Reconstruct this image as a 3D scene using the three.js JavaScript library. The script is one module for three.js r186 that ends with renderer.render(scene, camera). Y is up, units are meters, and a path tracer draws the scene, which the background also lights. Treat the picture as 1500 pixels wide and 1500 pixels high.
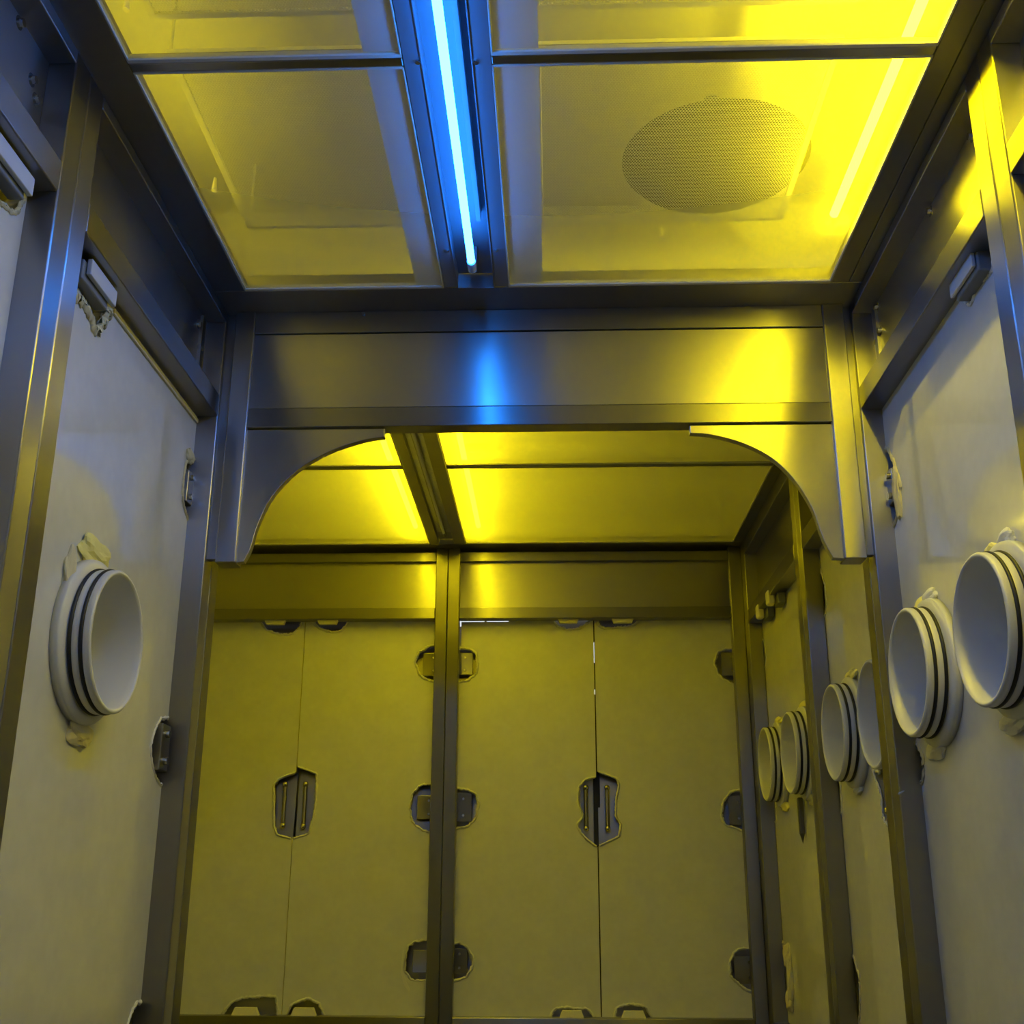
import * as THREE from 'three';
import { RoundedBoxGeometry } from 'three/addons/geometries/RoundedBoxGeometry.js';
import { mergeGeometries } from 'three/addons/utils/BufferGeometryUtils.js';
import { RectAreaLightUniformsLib } from 'three/addons/lights/RectAreaLightUniformsLib.js';

// ---------------------------------------------------------------- camera, surroundings, exposure
const CY = 0.46;                                   // the lens stands 0.46 m above the chamber floor
const scene = new THREE.Scene();
const camera = new THREE.PerspectiveCamera(48.08, 1, 0.05, 50);
camera.rotation.order = 'YXZ';
camera.position.set(0, CY, 0);
camera.rotation.set(0.31849, 0.0361, 0.0034);
const renderer = new THREE.WebGLRenderer({ antialias: true });
renderer.toneMapping = THREE.LinearToneMapping;
renderer.toneMappingExposure = 1.0;
renderer.shadowMap.enabled = true;
RectAreaLightUniformsLib.init();
scene.background = new THREE.Color(0.8, 0.85, 0.9);   // the bright hall outside, seen only through the door gaps

// lamps: warm yellow tubes above the ceiling panes, one blue germicidal tube in the ceiling channel
const YELLOW = [1.0, 0.80, 0.0];
const BLUE = [0.015, 0.21, 1.0];
function strip(x, y, z0, z1, w, rgb, power, up) {
  const l = new THREE.RectAreaLight(new THREE.Color(...rgb), power, w, Math.abs(z1 - z0));
  l.position.set(x, y + CY, (z0 + z1) / 2);
  l.rotation.x = up ? Math.PI / 2 : -Math.PI / 2;
  l.castShadow = true;
  scene.add(l);
}
strip(-0.163, 1.2335, -0.20, -2.09, 0.014, BLUE, 7);
strip(0.580, 1.294, -0.55, -2.05, 0.014, YELLOW, 112);
strip(0.580, 1.326, -0.55, -2.05, 0.014, YELLOW, 140, true);
strip(-0.735, 1.352, -0.60, -2.10, 0.014, YELLOW, 10, true);
strip(-0.275, 1.286, -2.62, -4.10, 0.014, YELLOW, 20);
strip(-0.275, 1.318, -2.62, -4.10, 0.014, YELLOW, 46, true);
strip(-0.512, 1.286, -2.62, -4.10, 0.014, YELLOW, 20);
strip(-0.512, 1.318, -2.62, -4.10, 0.014, YELLOW, 46, true);

// ---------------------------------------------------------------- helpers
let seed = 7;
const rnd = () => { seed = (seed * 1664525 + 1013904223) >>> 0; return seed / 4294967296; };
const taken = {};
function numbered(n) { const k = taken[n] = (taken[n] ?? -1) + 1; return k ? n + '_' + String(k).padStart(3, '0') : n; }
function tag(o, label, category, group, kind) {
  o.userData.label = label; o.userData.category = category;
  if (group) o.userData.group = group;
  if (kind) o.userData.kind = kind;
  return o;
}
function shade(o) { o.castShadow = true; o.receiveShadow = true; return o; }
// uv in metres, u along the longest side so that brushing runs lengthwise
function metreUV(g, along) {
  g.computeBoundingBox();
  const s = new THREE.Vector3(); g.boundingBox.getSize(s);
  const long = along ?? (s.x >= s.y && s.x >= s.z ? 0 : s.y >= s.z ? 1 : 2);
  const p = g.attributes.position, n = g.attributes.normal, uv = new Float32Array(p.count * 2);
  const ox = rnd() * 3, oy = rnd() * 3;
  for (let i = 0; i < p.count; i++) {
    const c = [p.getX(i), p.getY(i), p.getZ(i)], a = [Math.abs(n.getX(i)), Math.abs(n.getY(i)), Math.abs(n.getZ(i))];
    const m = a[0] >= a[1] && a[0] >= a[2] ? 0 : a[1] >= a[2] ? 1 : 2;
    const rest = [0, 1, 2].filter(k => k !== m);
    const u = rest.includes(long) ? long : rest[0], v = rest.find(k => k !== u);
    uv[2 * i] = c[u] + ox; uv[2 * i + 1] = c[v] + oy;
  }
  g.setAttribute('uv', new THREE.BufferAttribute(uv, 2));
  return g;
}
function boxG(x0, x1, y0, y1, z0, z1, r = 0.0015) {
  const w = Math.abs(x1 - x0), h = Math.abs(y1 - y0), d = Math.abs(z1 - z0);
  const g = new RoundedBoxGeometry(w, h, d, 1, Math.min(r, w / 3, h / 3, d / 3));
  g.translate((x0 + x1) / 2, (y0 + y1) / 2, (z0 + z1) / 2);
  return metreUV(g);
}
function mesh(name, g, mat, parent) {
  const m = shade(new THREE.Mesh(g, mat));
  m.name = parent === scene ? numbered(name) : name;
  parent.add(m);
  return m;
}
function box(name, x0, x1, y0, y1, z0, z1, mat, parent, r) { return mesh(name, boxG(x0, x1, y0, y1, z0, z1, r), mat, parent); }
function thing(name, x, y, z, turn = 0) {
  const o = new THREE.Group(); o.name = numbered(name);
  o.position.set(x, y, z); o.rotation.y = turn; scene.add(o);
  return o;
}
function dataTex(w, h, fn, srgb) {
  const d = new Uint8Array(w * h * 4);
  for (let y = 0; y < h; y++) for (let x = 0; x < w; x++) {
    const c = fn(x, y), i = (y * w + x) * 4;
    for (let k = 0; k < 4; k++) d[i + k] = k === 3 ? (c[3] ?? 255) : c[k];
  }
  const t = new THREE.DataTexture(d, w, h);
  t.wrapS = t.wrapT = THREE.RepeatWrapping; t.magFilter = THREE.LinearFilter; t.minFilter = THREE.LinearFilter;
  if (srgb) t.colorSpace = THREE.SRGBColorSpace;
  t.needsUpdate = true;
  return t;
}
function noiseGrid(n) { const a = new Float32Array(n * n); for (let i = 0; i < a.length; i++) a[i] = rnd(); return a; }
function sampler(n) {
  const a = noiseGrid(n), at = (x, y) => a[((y % n + n) % n) * n + ((x % n + n) % n)];
  return (x, y) => { const i = Math.floor(x), j = Math.floor(y), u = x - i, v = y - j, s = u * u * (3 - 2 * u), t = v * v * (3 - 2 * v);
    return (at(i, j) * (1 - s) + at(i + 1, j) * s) * (1 - t) + (at(i, j + 1) * (1 - s) + at(i + 1, j + 1) * s) * t; };
}
const N64 = sampler(64), N16 = sampler(16);

// ---------------------------------------------------------------- materials
const brush = dataTex(512, 512, (x, y) => {       // one metre of steel: fine lengthwise brushing, soft smudges
  const a = N64(x / 32, y / 2 * 1.0), b = N64(x / 64 + 9, y / 8), c = N16(x / 32, y / 32);
  const v = 150 + 7 * (a - 0.5) + 8 * (b - 0.5) + 14 * (c - 0.5);
  return [v, v, v];
});
const steel = new THREE.MeshPhysicalMaterial({ color: new THREE.Color(0.34, 0.33, 0.315), metalness: 1, roughness: 0.53, roughnessMap: brush, anisotropy: 0.92, anisotropyRotation: Math.PI / 2 });
const sheetSteel = new THREE.MeshPhysicalMaterial({ color: new THREE.Color(0.52, 0.505, 0.48), metalness: 1, roughness: 0.52, roughnessMap: brush, anisotropy: 0.85, anisotropyRotation: Math.PI / 2 });
const darkSteel = new THREE.MeshStandardMaterial({ color: new THREE.Color(0.16, 0.155, 0.15), metalness: 0.9, roughness: 0.42 });
const floorDark = new THREE.MeshStandardMaterial({ color: new THREE.Color(0.07, 0.068, 0.062), roughness: 0.6 });
const channelMetal = new THREE.MeshStandardMaterial({ color: new THREE.Color(0.20, 0.21, 0.24), metalness: 0.35, roughness: 0.5 });
const boltSteel = new THREE.MeshStandardMaterial({ color: new THREE.Color(0.62, 0.61, 0.6), metalness: 1, roughness: 0.22 });
const smudge = dataTex(256, 256, (x, y) => {
  const v = 220 + 6 * (N16(x / 16, y / 16) - 0.5) + 5 * (N64(x / 4, y / 4) - 0.5);
  return [v, v, v * 0.975];
}, true);
const liner = new THREE.MeshPhysicalMaterial({ color: 0xffffff, map: smudge, roughness: 0.08, ior: 1.6 });
const linerBack = liner.clone(); linerBack.roughness = 0.38;
const foam = new THREE.MeshStandardMaterial({ color: new THREE.Color(0.70, 0.64, 0.40), roughness: 0.95 });
const tornEdge = new THREE.MeshStandardMaterial({ color: new THREE.Color(0.80, 0.79, 0.72), roughness: 0.9 });
const yellowFoam = new THREE.MeshStandardMaterial({ color: new THREE.Color(0.86, 0.80, 0.30), roughness: 0.95 });
const blackRubber = new THREE.MeshStandardMaterial({ color: new THREE.Color(0.012, 0.012, 0.013), roughness: 0.45 });
const portWhite = new THREE.MeshPhysicalMaterial({ color: new THREE.Color(0.74, 0.735, 0.70), roughness: 0.35, clearcoat: 0.15, clearcoatRoughness: 0.3 });
const cream = new THREE.MeshStandardMaterial({ color: new THREE.Color(0.90, 0.85, 0.62), roughness: 0.55 });
const greyPlastic = new THREE.MeshStandardMaterial({ color: new THREE.Color(0.20, 0.21, 0.22), roughness: 0.5 });
const paleGrey = new THREE.MeshStandardMaterial({ color: new THREE.Color(0.62, 0.64, 0.66), roughness: 0.5 });
const plenumWhite = new THREE.MeshStandardMaterial({ color: new THREE.Color(0.80, 0.79, 0.76), roughness: 0.8 });
const ductBlack = new THREE.MeshStandardMaterial({ color: new THREE.Color(0.05, 0.048, 0.045), roughness: 0.9 });
const ductGrey = new THREE.MeshStandardMaterial({ color: new THREE.Color(0.16, 0.155, 0.14), roughness: 0.8, side: THREE.DoubleSide });
const glass = new THREE.MeshPhysicalMaterial({ color: new THREE.Color(0.94, 0.95, 0.93), transmission: 0.93, roughness: 0.36, thickness: 0, ior: 1.45, side: THREE.DoubleSide });
const frosted = glass.clone(); frosted.roughness = 0.70;
const film = new THREE.MeshPhysicalMaterial({ color: new THREE.Color(0.74, 0.74, 0.74), transmission: 0.3, roughness: 0.95, thickness: 0, side: THREE.DoubleSide });
const gasketMat = new THREE.MeshStandardMaterial({ color: new THREE.Color(0.60, 0.58, 0.50), roughness: 0.6 });
const P = 32;                                        // hexagonal perforation, one cell per 2 x 2 holes
const holes = dataTex(P * 2, Math.round(P * 3.4641) , (x, y) => {
  const px = x / P, py = y / P; let d = 9;
  for (let j = -1; j <= 5; j++) for (let i = -1; i <= 3; i++) { const cx = i + (j & 1 ? 0.5 : 0), cy = j * 0.866; d = Math.min(d, Math.hypot(px - cx, py - cy)); }
  const v = d < 0.40 ? 25 : 255;
  return [v, v, v];
});
holes.repeat.set(1 / 0.0115, 1 / 0.0199);
const perforated = new THREE.MeshStandardMaterial({ color: new THREE.Color(0.82, 0.81, 0.77), roughness: 0.7, alphaMap: holes, transparent: true, side: THREE.DoubleSide });
const uvGlow = new THREE.MeshStandardMaterial({ color: 0x000000, emissive: new THREE.Color(0.6, 8.4, 39), emissiveIntensity: 1 });
const yellowGlow = new THREE.MeshStandardMaterial({ color: 0x000000, emissive: new THREE.Color(1, 0.81, 0.012), emissiveIntensity: 30 });
const farYellowGlow = yellowGlow.clone(); farYellowGlow.emissiveIntensity = 15;
const dimYellowGlow = new THREE.MeshStandardMaterial({ color: 0x000000, emissive: new THREE.Color(1, 0.81, 0.012), emissiveIntensity: 5 });
const capGlass = new THREE.MeshPhysicalMaterial({ color: new THREE.Color(0.75, 0.78, 0.8), transmission: 0.6, roughness: 0.3, thickness: 0 });
const unlitTube = new THREE.MeshPhysicalMaterial({ color: new THREE.Color(0.8, 0.8, 0.78), roughness: 0.12, metalness: 0.0, clearcoat: 1 });
const crinkle = new THREE.MeshStandardMaterial({ color: new THREE.Color(0.7, 0.7, 0.68), metalness: 1, roughness: 0.28, bumpMap: dataTex(256, 256, () => { const v = 255 * rnd(); return [v, v, v]; }), bumpScale: 0.002 });

// ---------------------------------------------------------------- the shell of the chamber
const H = 1.27 + CY, HF = 1.25 + CY;
function structure(name, x0, x1, y0, y1, z0, z1, mat, label, category = 'wall') {
  const m = box(name, x0, x1, y0, y1, z0, z1, mat, scene, 0.001);
  return tag(m, label, category, null, 'structure');
}
structure('floor', -1.62, 0.9, -0.03, 0, -4.4, 0.62, floorDark, 'dark chamber floor below the doors', 'floor');
structure('ceiling', -1.62, 0.9, 1.56 + CY, 1.58 + CY, -4.4, 0.62, plenumWhite, 'white plenum roof above the ceiling panes', 'ceiling');
structure('wall_right', 0.87, 0.89, 0, H + 0.32, -4.4, 0.62, plenumWhite, 'outer wall skin behind the glove port doors on one long side');
structure('wall_left', -0.93, -0.91, 0, H + 0.32, -2.42, 0.62, plenumWhite, 'outer wall skin behind the single port door side');
structure('wall_far_left', -1.60, -1.50, 0, H + 0.32, -4.4, -2.40, liner, 'white side wall of the wide far chamber, beyond the arch');
structure('wall_front_left', -1.52, -0.80, 0, H + 0.32, -2.46, -2.425, liner, 'white wall of the far chamber facing away, beside the arch');
structure('wall_rear', -0.93, 0.89, 0, H + 0.32, 0.56, 0.60, liner, 'white panel closing the near chamber opposite the arch');

// wall frames: local x runs along the wall, local z points into the chamber, z = 0 at the face of the posts
const W = {
  back: { at: (a, y) => [a, y, -4.23], turn: 0 },
  right: { at: (a, y) => [0.684, y, a], turn: -Math.PI / 2 },
  farRight: { at: (a, y) => [0.72, y, a], turn: -Math.PI / 2 },
  left: { at: (a, y) => [-0.748, y, -a], turn: Math.PI / 2 },
};
function wallThing(name, wall, a, y) { const w = W[wall]; return thing(name, ...w.at(a, y), w.turn); }

// ---------------------------------------------------------------- posts
function post(wall, a0, a1, depth, top, label) {
  const o = wallThing('double_post', wall, (a0 + a1) / 2, 0), h = (a1 - a0) / 2;
  box('tube', -h, -0.0008, 0, top, -depth, 0, steel, o, 0.0035);
  box('tube', 0.0008, h, 0, top, -depth, 0, steel, o, 0.0035);
  tag(o, label, 'post', 'double steel posts of the frame');
  return o;
}
post('right', -1.595, -1.485, 0.05, H, 'double steel post cut by the photo edge, beside the nearest pair of glove ports');
post('right', -2.465, -2.36, 0.10, H, 'double steel post under the yellow-lit arch bracket, between two pairs of glove ports');
post('farRight', -3.31, -3.20, 0.05, HF, 'slim double steel post between the two farthest pairs of glove ports');
post('left', 1.485, 1.595, 0.05, H, 'double steel post with bright blue glint, beside the large single glove port');
post('left', 2.36, 2.465, 0.06, H, 'double steel post below the dark arch bracket, beside the single port door');
post('back', -0.443, -0.351, 0.05, HF, 'double steel centre post of the back wall, between the two door pairs');
post('back', -1.49, -1.447, 0.05, HF, 'steel corner post of the back wall hidden beyond the dark arch bracket');
post('right', -0.73, -0.62, 0.05, H, 'double steel post behind the viewer, on the side of the port pairs');
post('left', 0.62, 0.73, 0.05, H, 'double steel post behind the viewer, on the single port side');
{
  const o = thing('corner_post', 0.72, 0, -4.23);
  box('tube', -0.048, -0.0008, 0, HF, -0.05, 0, steel, o, 0.0035);
  box('tube', 0.0, 0.05, 0, HF, -0.05, 0.07, steel, o, 0.0035);
  tag(o, 'steel corner post where the back doors meet the farthest glove port door', 'post');
}

// ---------------------------------------------------------------- headers above the doors: rails with a recessed panel
const screwG = new THREE.CylinderGeometry(0.0045, 0.005, 0.004, 10).rotateX(Math.PI / 2);
const boltG = new THREE.CylinderGeometry(0.007, 0.007, 0.010, 6).rotateX(Math.PI / 2);
function put(name, g, mat, parent, x, y, z, rx = 0, ry = 0, rz = 0) { const m = mesh(name, g, mat, parent); m.position.set(x, y, z); m.rotation.set(rx, ry, rz); return m; }
function header(wall, a0, a1, y, label, bolts = []) {     // y: rail bottom, rail top, panel top, top
  const o = wallThing('door_header', wall, (a0 + a1) / 2, y[0] + CY), c = (a0 + a1) / 2, h = (a1 - a0) / 2, b = y[0];
  box('lower_rail', -h, h, 0, y[1] - b, -0.05, 0, steel, o, 0.003);
  box('fascia_panel', -h, h, y[1] - b - 0.01, y[2] - b + 0.01, -0.055, y[4] ?? -0.045, sheetSteel, o, 0.001);
  box('top_rail', -h, h, y[2] - b, y[3] - b, -0.05, 0, steel, o, 0.003);
  for (const [ba, by] of bolts) {
    const k = put('bolt', boltG, boltSteel, o, ba - c, by - b, -0.042);
    const wsh = mesh('washer', new THREE.CylinderGeometry(0.011, 0.011, 0.003, 16).rotateX(Math.PI / 2), boltSteel, k); wsh.position.z = -0.004;
  }
  tag(o, label, 'header', 'steel headers above the doors');
  return o;
}
const nearY = [1.010, 1.063, 1.246, 1.27], farY = [0.935, 0.985, 1.20, 1.25];
let hd = header('right', -2.36, -1.595, nearY, 'yellow-lit steel header above the nearest two full glove ports', [[-2.33, 1.16], [-2.305, 1.175], [-2.31, 1.235], [-1.93, 1.235], [-1.70, 1.235]]);
box('angle_bracket', -0.355, -0.335, 0.055, 0.23, -0.048, -0.038, steel, hd, 0.001);
header('right', -1.485, -0.73, nearY, 'steel header cut by the photo edge at the top corner lit yellow', [[-1.46, 1.19], [-1.44, 1.175]]);
hd = header('left', 1.595, 2.36, nearY, 'dark blue-lit steel header above the large single glove port door', [[2.32, 1.16], [2.30, 1.21]]);
box('angle_bracket', 0.335, 0.355, 0.055, 0.23, -0.048, -0.038, steel, hd, 0.001);
header('left', 0.73, 1.485, nearY, 'steel header cut by the photo edge at the top corner lit blue', [[1.46, 1.16], [1.44, 1.18], [1.38, 1.235]]);
header('farRight', -3.20, -2.465, farY, 'steel header over the second pair of glove ports, seen under the arch bracket');
header('farRight', -4.16, -3.31, farY, 'dark steel header over the farthest pair of glove ports');
header('back', -1.447, -0.443, [0.974, 1.017, 1.197, 1.235, -0.02], 'steel header over the back door pair beside the dark arch bracket');
header('back', -0.351, 0.672, [0.974, 1.017, 1.197, 1.235, -0.02], 'steel header over the back door pair beside the yellow-lit arch bracket');
// sills under the doors
function sill(wall, a0, a1, label) {
  const o = wallThing('door_sill', wall, (a0 + a1) / 2, 0), h = (a1 - a0) / 2;
  box('sill_bar', -h, h, 0, 0.05, -0.05, 0, steel, o, 0.003);
  tag(o, label, 'sill', 'steel sills under the doors');
}
sill('back', -1.447, -0.443, 'steel sill under the back door pair on the side of the dark bracket');
sill('back', -0.351, 0.672, 'steel sill under the back door pair on the side of the lit bracket');
sill('farRight', -4.16, -3.31, 'steel sill under the farthest glove port door');
sill('farRight', -3.20, -2.465, 'steel sill under the second glove port door');
sill('right', -2.36, -1.595, 'steel sill under the nearest glove port pair door');
sill('left', 1.595, 2.36, 'steel sill under the single glove port door');

// ---------------------------------------------------------------- portal between the chambers: header beam, stiles and arch brackets
{
  const o = thing('header_beam', -0.03, 0.983 + CY, -2.36);
  box('lower_rail', -0.65, 0.649, 0, 0.046, -0.046, 0, steel, o, 0.002);
  box('fascia_panel', -0.65, 0.649, 0.047, 0.231, -0.046, -0.003, sheetSteel, o, 0.0015);
  box('top_rail', -0.65, 0.649, 0.233, 0.287, -0.046, 0, steel, o, 0.002);
  put('screw', screwG, boltSteel, o, -0.40, 0.279, 0.001);
  tag(o, 'wide steel beam across the arch with a blue lamp reflection in its panel', 'beam');
}
function bracket(mirror, pts, xs, label) {
  const base = 0.66;
  const o = thing('arch_bracket', (xs[0] + xs[1]) / 2, base + CY, -2.36), cx = (xs[0] + xs[1]) / 2;
  const s = new THREE.Shape(), e = mirror > 0 ? xs[0] : xs[1];
  const tip = pts[0];
  s.moveTo(e - cx, 0.978 - base); s.lineTo(tip[0] - cx, 0.978 - base); s.lineTo(tip[0] - cx, tip[1] - base);
  s.splineThru(pts.slice(1).map(p => new THREE.Vector2(p[0] - cx, p[1] - base)));
  s.lineTo(e - cx, 0.672 - base); s.closePath();
  const g = new THREE.ExtrudeGeometry(s, { depth: 0.016, bevelEnabled: true, bevelThickness: 0.002, bevelSize: 0.0015, bevelSegments: 2, curveSegments: 36 });
  g.translate(0, 0, -0.024);
  mesh('curved_plate', metreUV(g, 0), sheetSteel, o);
  box('stile', xs[0] - cx, xs[1] - cx, 0.008, 1.2695 - base, -0.046, 0.006, steel, o, 0.003);
  const out = mirror > 0 ? [xs[1] + 0.001, 0.686] : [-0.749, xs[0] - 0.001];
  box('spacer', out[0] - cx, out[1] - cx, 0.02, 1.2695 - base, -0.03, -0.012, steel, o, 0.001);
  tag(o, label, 'bracket', 'arch brackets of the portal');
}
bracket(-1, [[-0.372, 0.961], [-0.42, 0.953], [-0.487, 0.930], [-0.549, 0.894], [-0.590, 0.855], [-0.620, 0.812], [-0.642, 0.755], [-0.654, 0.703], [-0.666, 0.674]], [-0.725, -0.68], 'dark curved arch bracket with a blue-lit stile');
bracket(1, [[0.309, 0.962], [0.351, 0.958], [0.42, 0.938], [0.481, 0.903], [0.527, 0.853], [0.561, 0.789], [0.581, 0.715], [0.598, 0.674]], [0.619, 0.666], 'yellow-lit curved arch bracket');

// ---------------------------------------------------------------- ceiling frame
function trim(n, x0, x1, y0, y1, z0, z1, label) { const m = box('trim_' + n, x0, x1, y0 + CY, y1 + CY, z0, z1, steel, scene, 0.002); return tag(m, label, 'ceiling frame', null, 'structure'); }
trim(1, -0.80, -0.68, 1.27, 1.30, -2.26, 0.56, 'dark steel ceiling edge strip above the single port door');
trim(2, 0.617, 0.656, 1.27, 1.30, -2.26, 0.56, 'steel ceiling edge strip beside the yellow tube');
trim(3, 0.6575, 0.735, 1.271, 1.30, -2.26, 0.56, 'steel ceiling strip over the wall of glove port pairs');
trim(4, -0.80, 0.79, 1.27, 1.31, -2.405, -2.2605, 'steel ceiling strip along the top of the wide beam');
trim(5, -1.52, 0.735, 1.25, 1.275, -4.29, -4.175, 'steel ceiling strip along the top of the back wall');
trim(6, 0.686, 0.78, 1.25, 1.275, -4.17, -2.41, 'steel ceiling strip of the far chamber over the port doors');
trim(7, -1.52, -1.44, 1.25, 1.275, -4.17, -2.41, 'steel ceiling strip of the far chamber beyond the dark bracket');
// crossbars between panes
function crossbar(x0, x1, y, z, label) { const m = box('crossbar', x0, x1, y + CY, y + 0.022 + CY, z - 0.010, z + 0.010, steel, scene, 0.003); tag(m, label, 'crossbar', 'thin steel crossbars between ceiling panes'); }
crossbar(-0.68, -0.234, 1.27, -1.527, 'thin steel crossbar between dim ceiling panes, ending at the blue lamp');
crossbar(-0.091, 0.617, 1.27, -1.527, 'thin steel crossbar from the blue lamp to the yellow tube side');
crossbar(-1.44, -0.461, 1.25, -3.34, 'short visible steel crossbar of the far ceiling, beside the dark arch bracket');
crossbar(-0.327, 0.686, 1.25, -3.34, 'steel crossbar of the far ceiling, running toward the lit arch bracket');

// panes, perforated plates and clips
const hangerG = new THREE.CylinderGeometry(0.003, 0.003, 0.1, 8);
const clipG = new THREE.CylinderGeometry(0.004, 0.0075, 0.030, 8).scale(1, 1, 0.7);
function pane(x0, x1, y, z0, z1, label, plateInset, plateLabel, clips, held) {
  const o = thing('ceiling_pane', (x0 + x1) / 2, y + 0.004 + CY, (z0 + z1) / 2), w = x1 - x0, d = Math.abs(z1 - z0);
  mesh('glass_sheet', new THREE.PlaneGeometry(w, d).rotateX(Math.PI / 2), y < 1.26 ? frosted : glass, o);
  const t = 0.005;
  if (y > 1.26) { const e = x0 > -0.2 ? [-w / 2 + 0.004, -w / 2 + 0.076] : [w / 2 - 0.062, w / 2 - 0.004]; const f = mesh('border_film', new THREE.PlaneGeometry(e[1] - e[0], d - 0.02).rotateX(Math.PI / 2), film, o); f.position.set((e[0] + e[1]) / 2, 0.0012, 0); }
  box('gasket', -w / 2, w / 2, -0.004, 0.008, -d / 2, -d / 2 + t * 1.6, gasketMat, o, 0.001);
  box('gasket', -w / 2, w / 2, -0.004, 0.008, d / 2 - t, d / 2, gasketMat, o, 0.001);
  box('gasket', -w / 2, -w / 2 + t * 0.7, -0.004, 0.008, -d / 2, d / 2, gasketMat, o, 0.001);
  box('gasket', w / 2 - t * 0.7, w / 2, -0.004, 0.008, -d / 2, d / 2, gasketMat, o, 0.001);
  tag(o, label, 'ceiling pane', 'glass ceiling panes');
  const up = 1.045, [a0, a1, b0, b1] = plateInset.map(v => v * up), py = y + 0.125 + CY;
  const q = thing('perforated_plate', (a0 + a1) / 2, py, (b0 + b1) / 2), pw = a1 - a0, pd = Math.abs(b1 - b0);
  const g = new THREE.PlaneGeometry(pw, pd, 1, 1), uv = g.attributes.uv;
  for (let i = 0; i < uv.count; i++) uv.setXY(i, uv.getX(i) * pw, uv.getY(i) * pd);
  mesh('mesh_sheet', g.rotateX(Math.PI / 2), perforated, q);
  const r = 0.012;
  box('rim', -pw / 2 - r, pw / 2 + r, 0, 0.008, -pd / 2 - r, -pd / 2, plenumWhite, q, 0.001);
  box('rim', -pw / 2 - r, pw / 2 + r, 0, 0.008, pd / 2, pd / 2 + r, plenumWhite, q, 0.001);
  box('rim', -pw / 2 - r, -pw / 2, 0, 0.008, -pd / 2, pd / 2, plenumWhite, q, 0.001);
  box('rim', pw / 2, pw / 2 + r, 0, 0.008, -pd / 2, pd / 2, plenumWhite, q, 0.001);
  if (!held) for (const sx of [-1, 1]) for (const sz of [-1, 1]) put('hanger', hangerG, plenumWhite, q, sx * (pw / 2 + 0.006), (1.56 + CY - py) / 2 + 0.003, sz * (pd / 2 + 0.006)).scale.y = (1.56 + CY - py - 0.006) / 0.1;
  for (const [cx, cz, ry] of clips) put('clip', clipG, cream, q, cx * up - (a0 + a1) / 2, -0.012, cz * up - (b0 + b1) / 2, 0, ry, 0);
  tag(q, plateLabel, 'perforated plate', 'perforated plates above the ceiling panes');
}
pane(-0.68, -0.234, 1.27, -1.538, -2.26, 'dim glass ceiling pane between the wide beam and crossbar, beside blue lamp', [-0.63, -0.30, -1.58, -2.10], 'perforated plate above the dim ceiling pane nearest the wide beam', [[-0.468, -2.13, 0], [-0.66, -1.93, 1.57], [-0.265, -1.94, 1.57]]);
pane(-0.091, 0.617, 1.27, -1.538, -2.26, 'large glass ceiling pane between blue lamp and yellow tube, next to wide beam', [-0.012, 0.478, -1.58, -2.10], 'perforated plate above the yellow ceiling pane nearest the wide beam', [[0.235, -2.13, 0], [-0.056, -1.94, 1.57]], true);
pane(-0.68, -0.234, 1.27, -0.75, -1.516, 'dim glass ceiling pane cut by the top of the photo, beside blue lamp', [-0.63, -0.30, -0.80, -1.48], 'perforated plate above the dim ceiling pane at the top photo edge', [[-0.66, -1.44, 1.57], [-0.265, -1.44, 1.57]], true);
pane(-0.091, 0.617, 1.27, -0.75, -1.516, 'glass ceiling pane cut by the top of the photo, beside the yellow tube', [-0.012, 0.478, -0.80, -1.48], 'perforated plate above the yellow ceiling pane at the top photo edge', [[-0.056, -1.45, 1.57]], true);
pane(-1.44, -0.461, 1.25, -3.351, -4.175, 'bright yellow far ceiling pane next to the back wall, behind the dark bracket', [-1.38, -0.50, -3.39, -4.14], 'perforated plate over the far yellow pane behind the dark bracket', []);
pane(-0.327, 0.686, 1.25, -3.351, -4.175, 'bright yellow far ceiling pane next to the back wall, reaching the port doors', [-0.29, 0.65, -3.39, -4.14], 'perforated plate over the far yellow pane reaching the port doors', []);
pane(-1.44, -0.461, 1.25, -2.415, -3.329, 'yellow far ceiling pane just beyond the beam, cut by the dark arch bracket', [-1.38, -0.50, -2.46, -3.29], 'perforated plate over the yellow pane just beyond the dark bracket', []);
pane(-0.327, 0.686, 1.25, -2.415, -3.329, 'wide yellow far ceiling pane just under the lower edge of the beam', [-0.29, 0.65, -2.46, -3.29], 'perforated plate over the wide yellow pane just beyond the beam', []);
// plain white plenum closures
structure('ceiling_divider', -1.52, 0.87, 1.312 + CY, 1.56 + CY, -2.405, -2.39, plenumWhite, 'white plenum divider above the wide beam', 'ceiling');
structure('ceiling_cover', -0.80, 0.735, 1.27 + CY, 1.30 + CY, -0.745, 0.56, plenumWhite, 'white ceiling cover above the viewer', 'ceiling');
// round air inlets above the plates
function inlet(x, z, r, label) {
  const o = thing('air_inlet', x, 1.4035 + CY, z);
  mesh('baffle_disc', new THREE.CylinderGeometry(r, r - 0.012, 0.014, 64).translate(0, 0.007, 0), ductBlack, o);
  mesh('duct', new THREE.CylinderGeometry(0.018, 0.018, 0.1425, 16).translate(0, 0.014 + 0.07125, 0), ductGrey, o);
  tag(o, label, 'air inlet', 'round air inlets above the ceiling');
}
inlet(0.340, -2.01, 0.19, 'round dark air inlet showing through the yellow ceiling pane');
inlet(0.30, -1.31, 0.19, 'round dark air inlet at the top photo edge in the yellow pane');
inlet(-0.54, -1.36, 0.11, 'round dark air inlet at the top photo edge in the dim pane');

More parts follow.
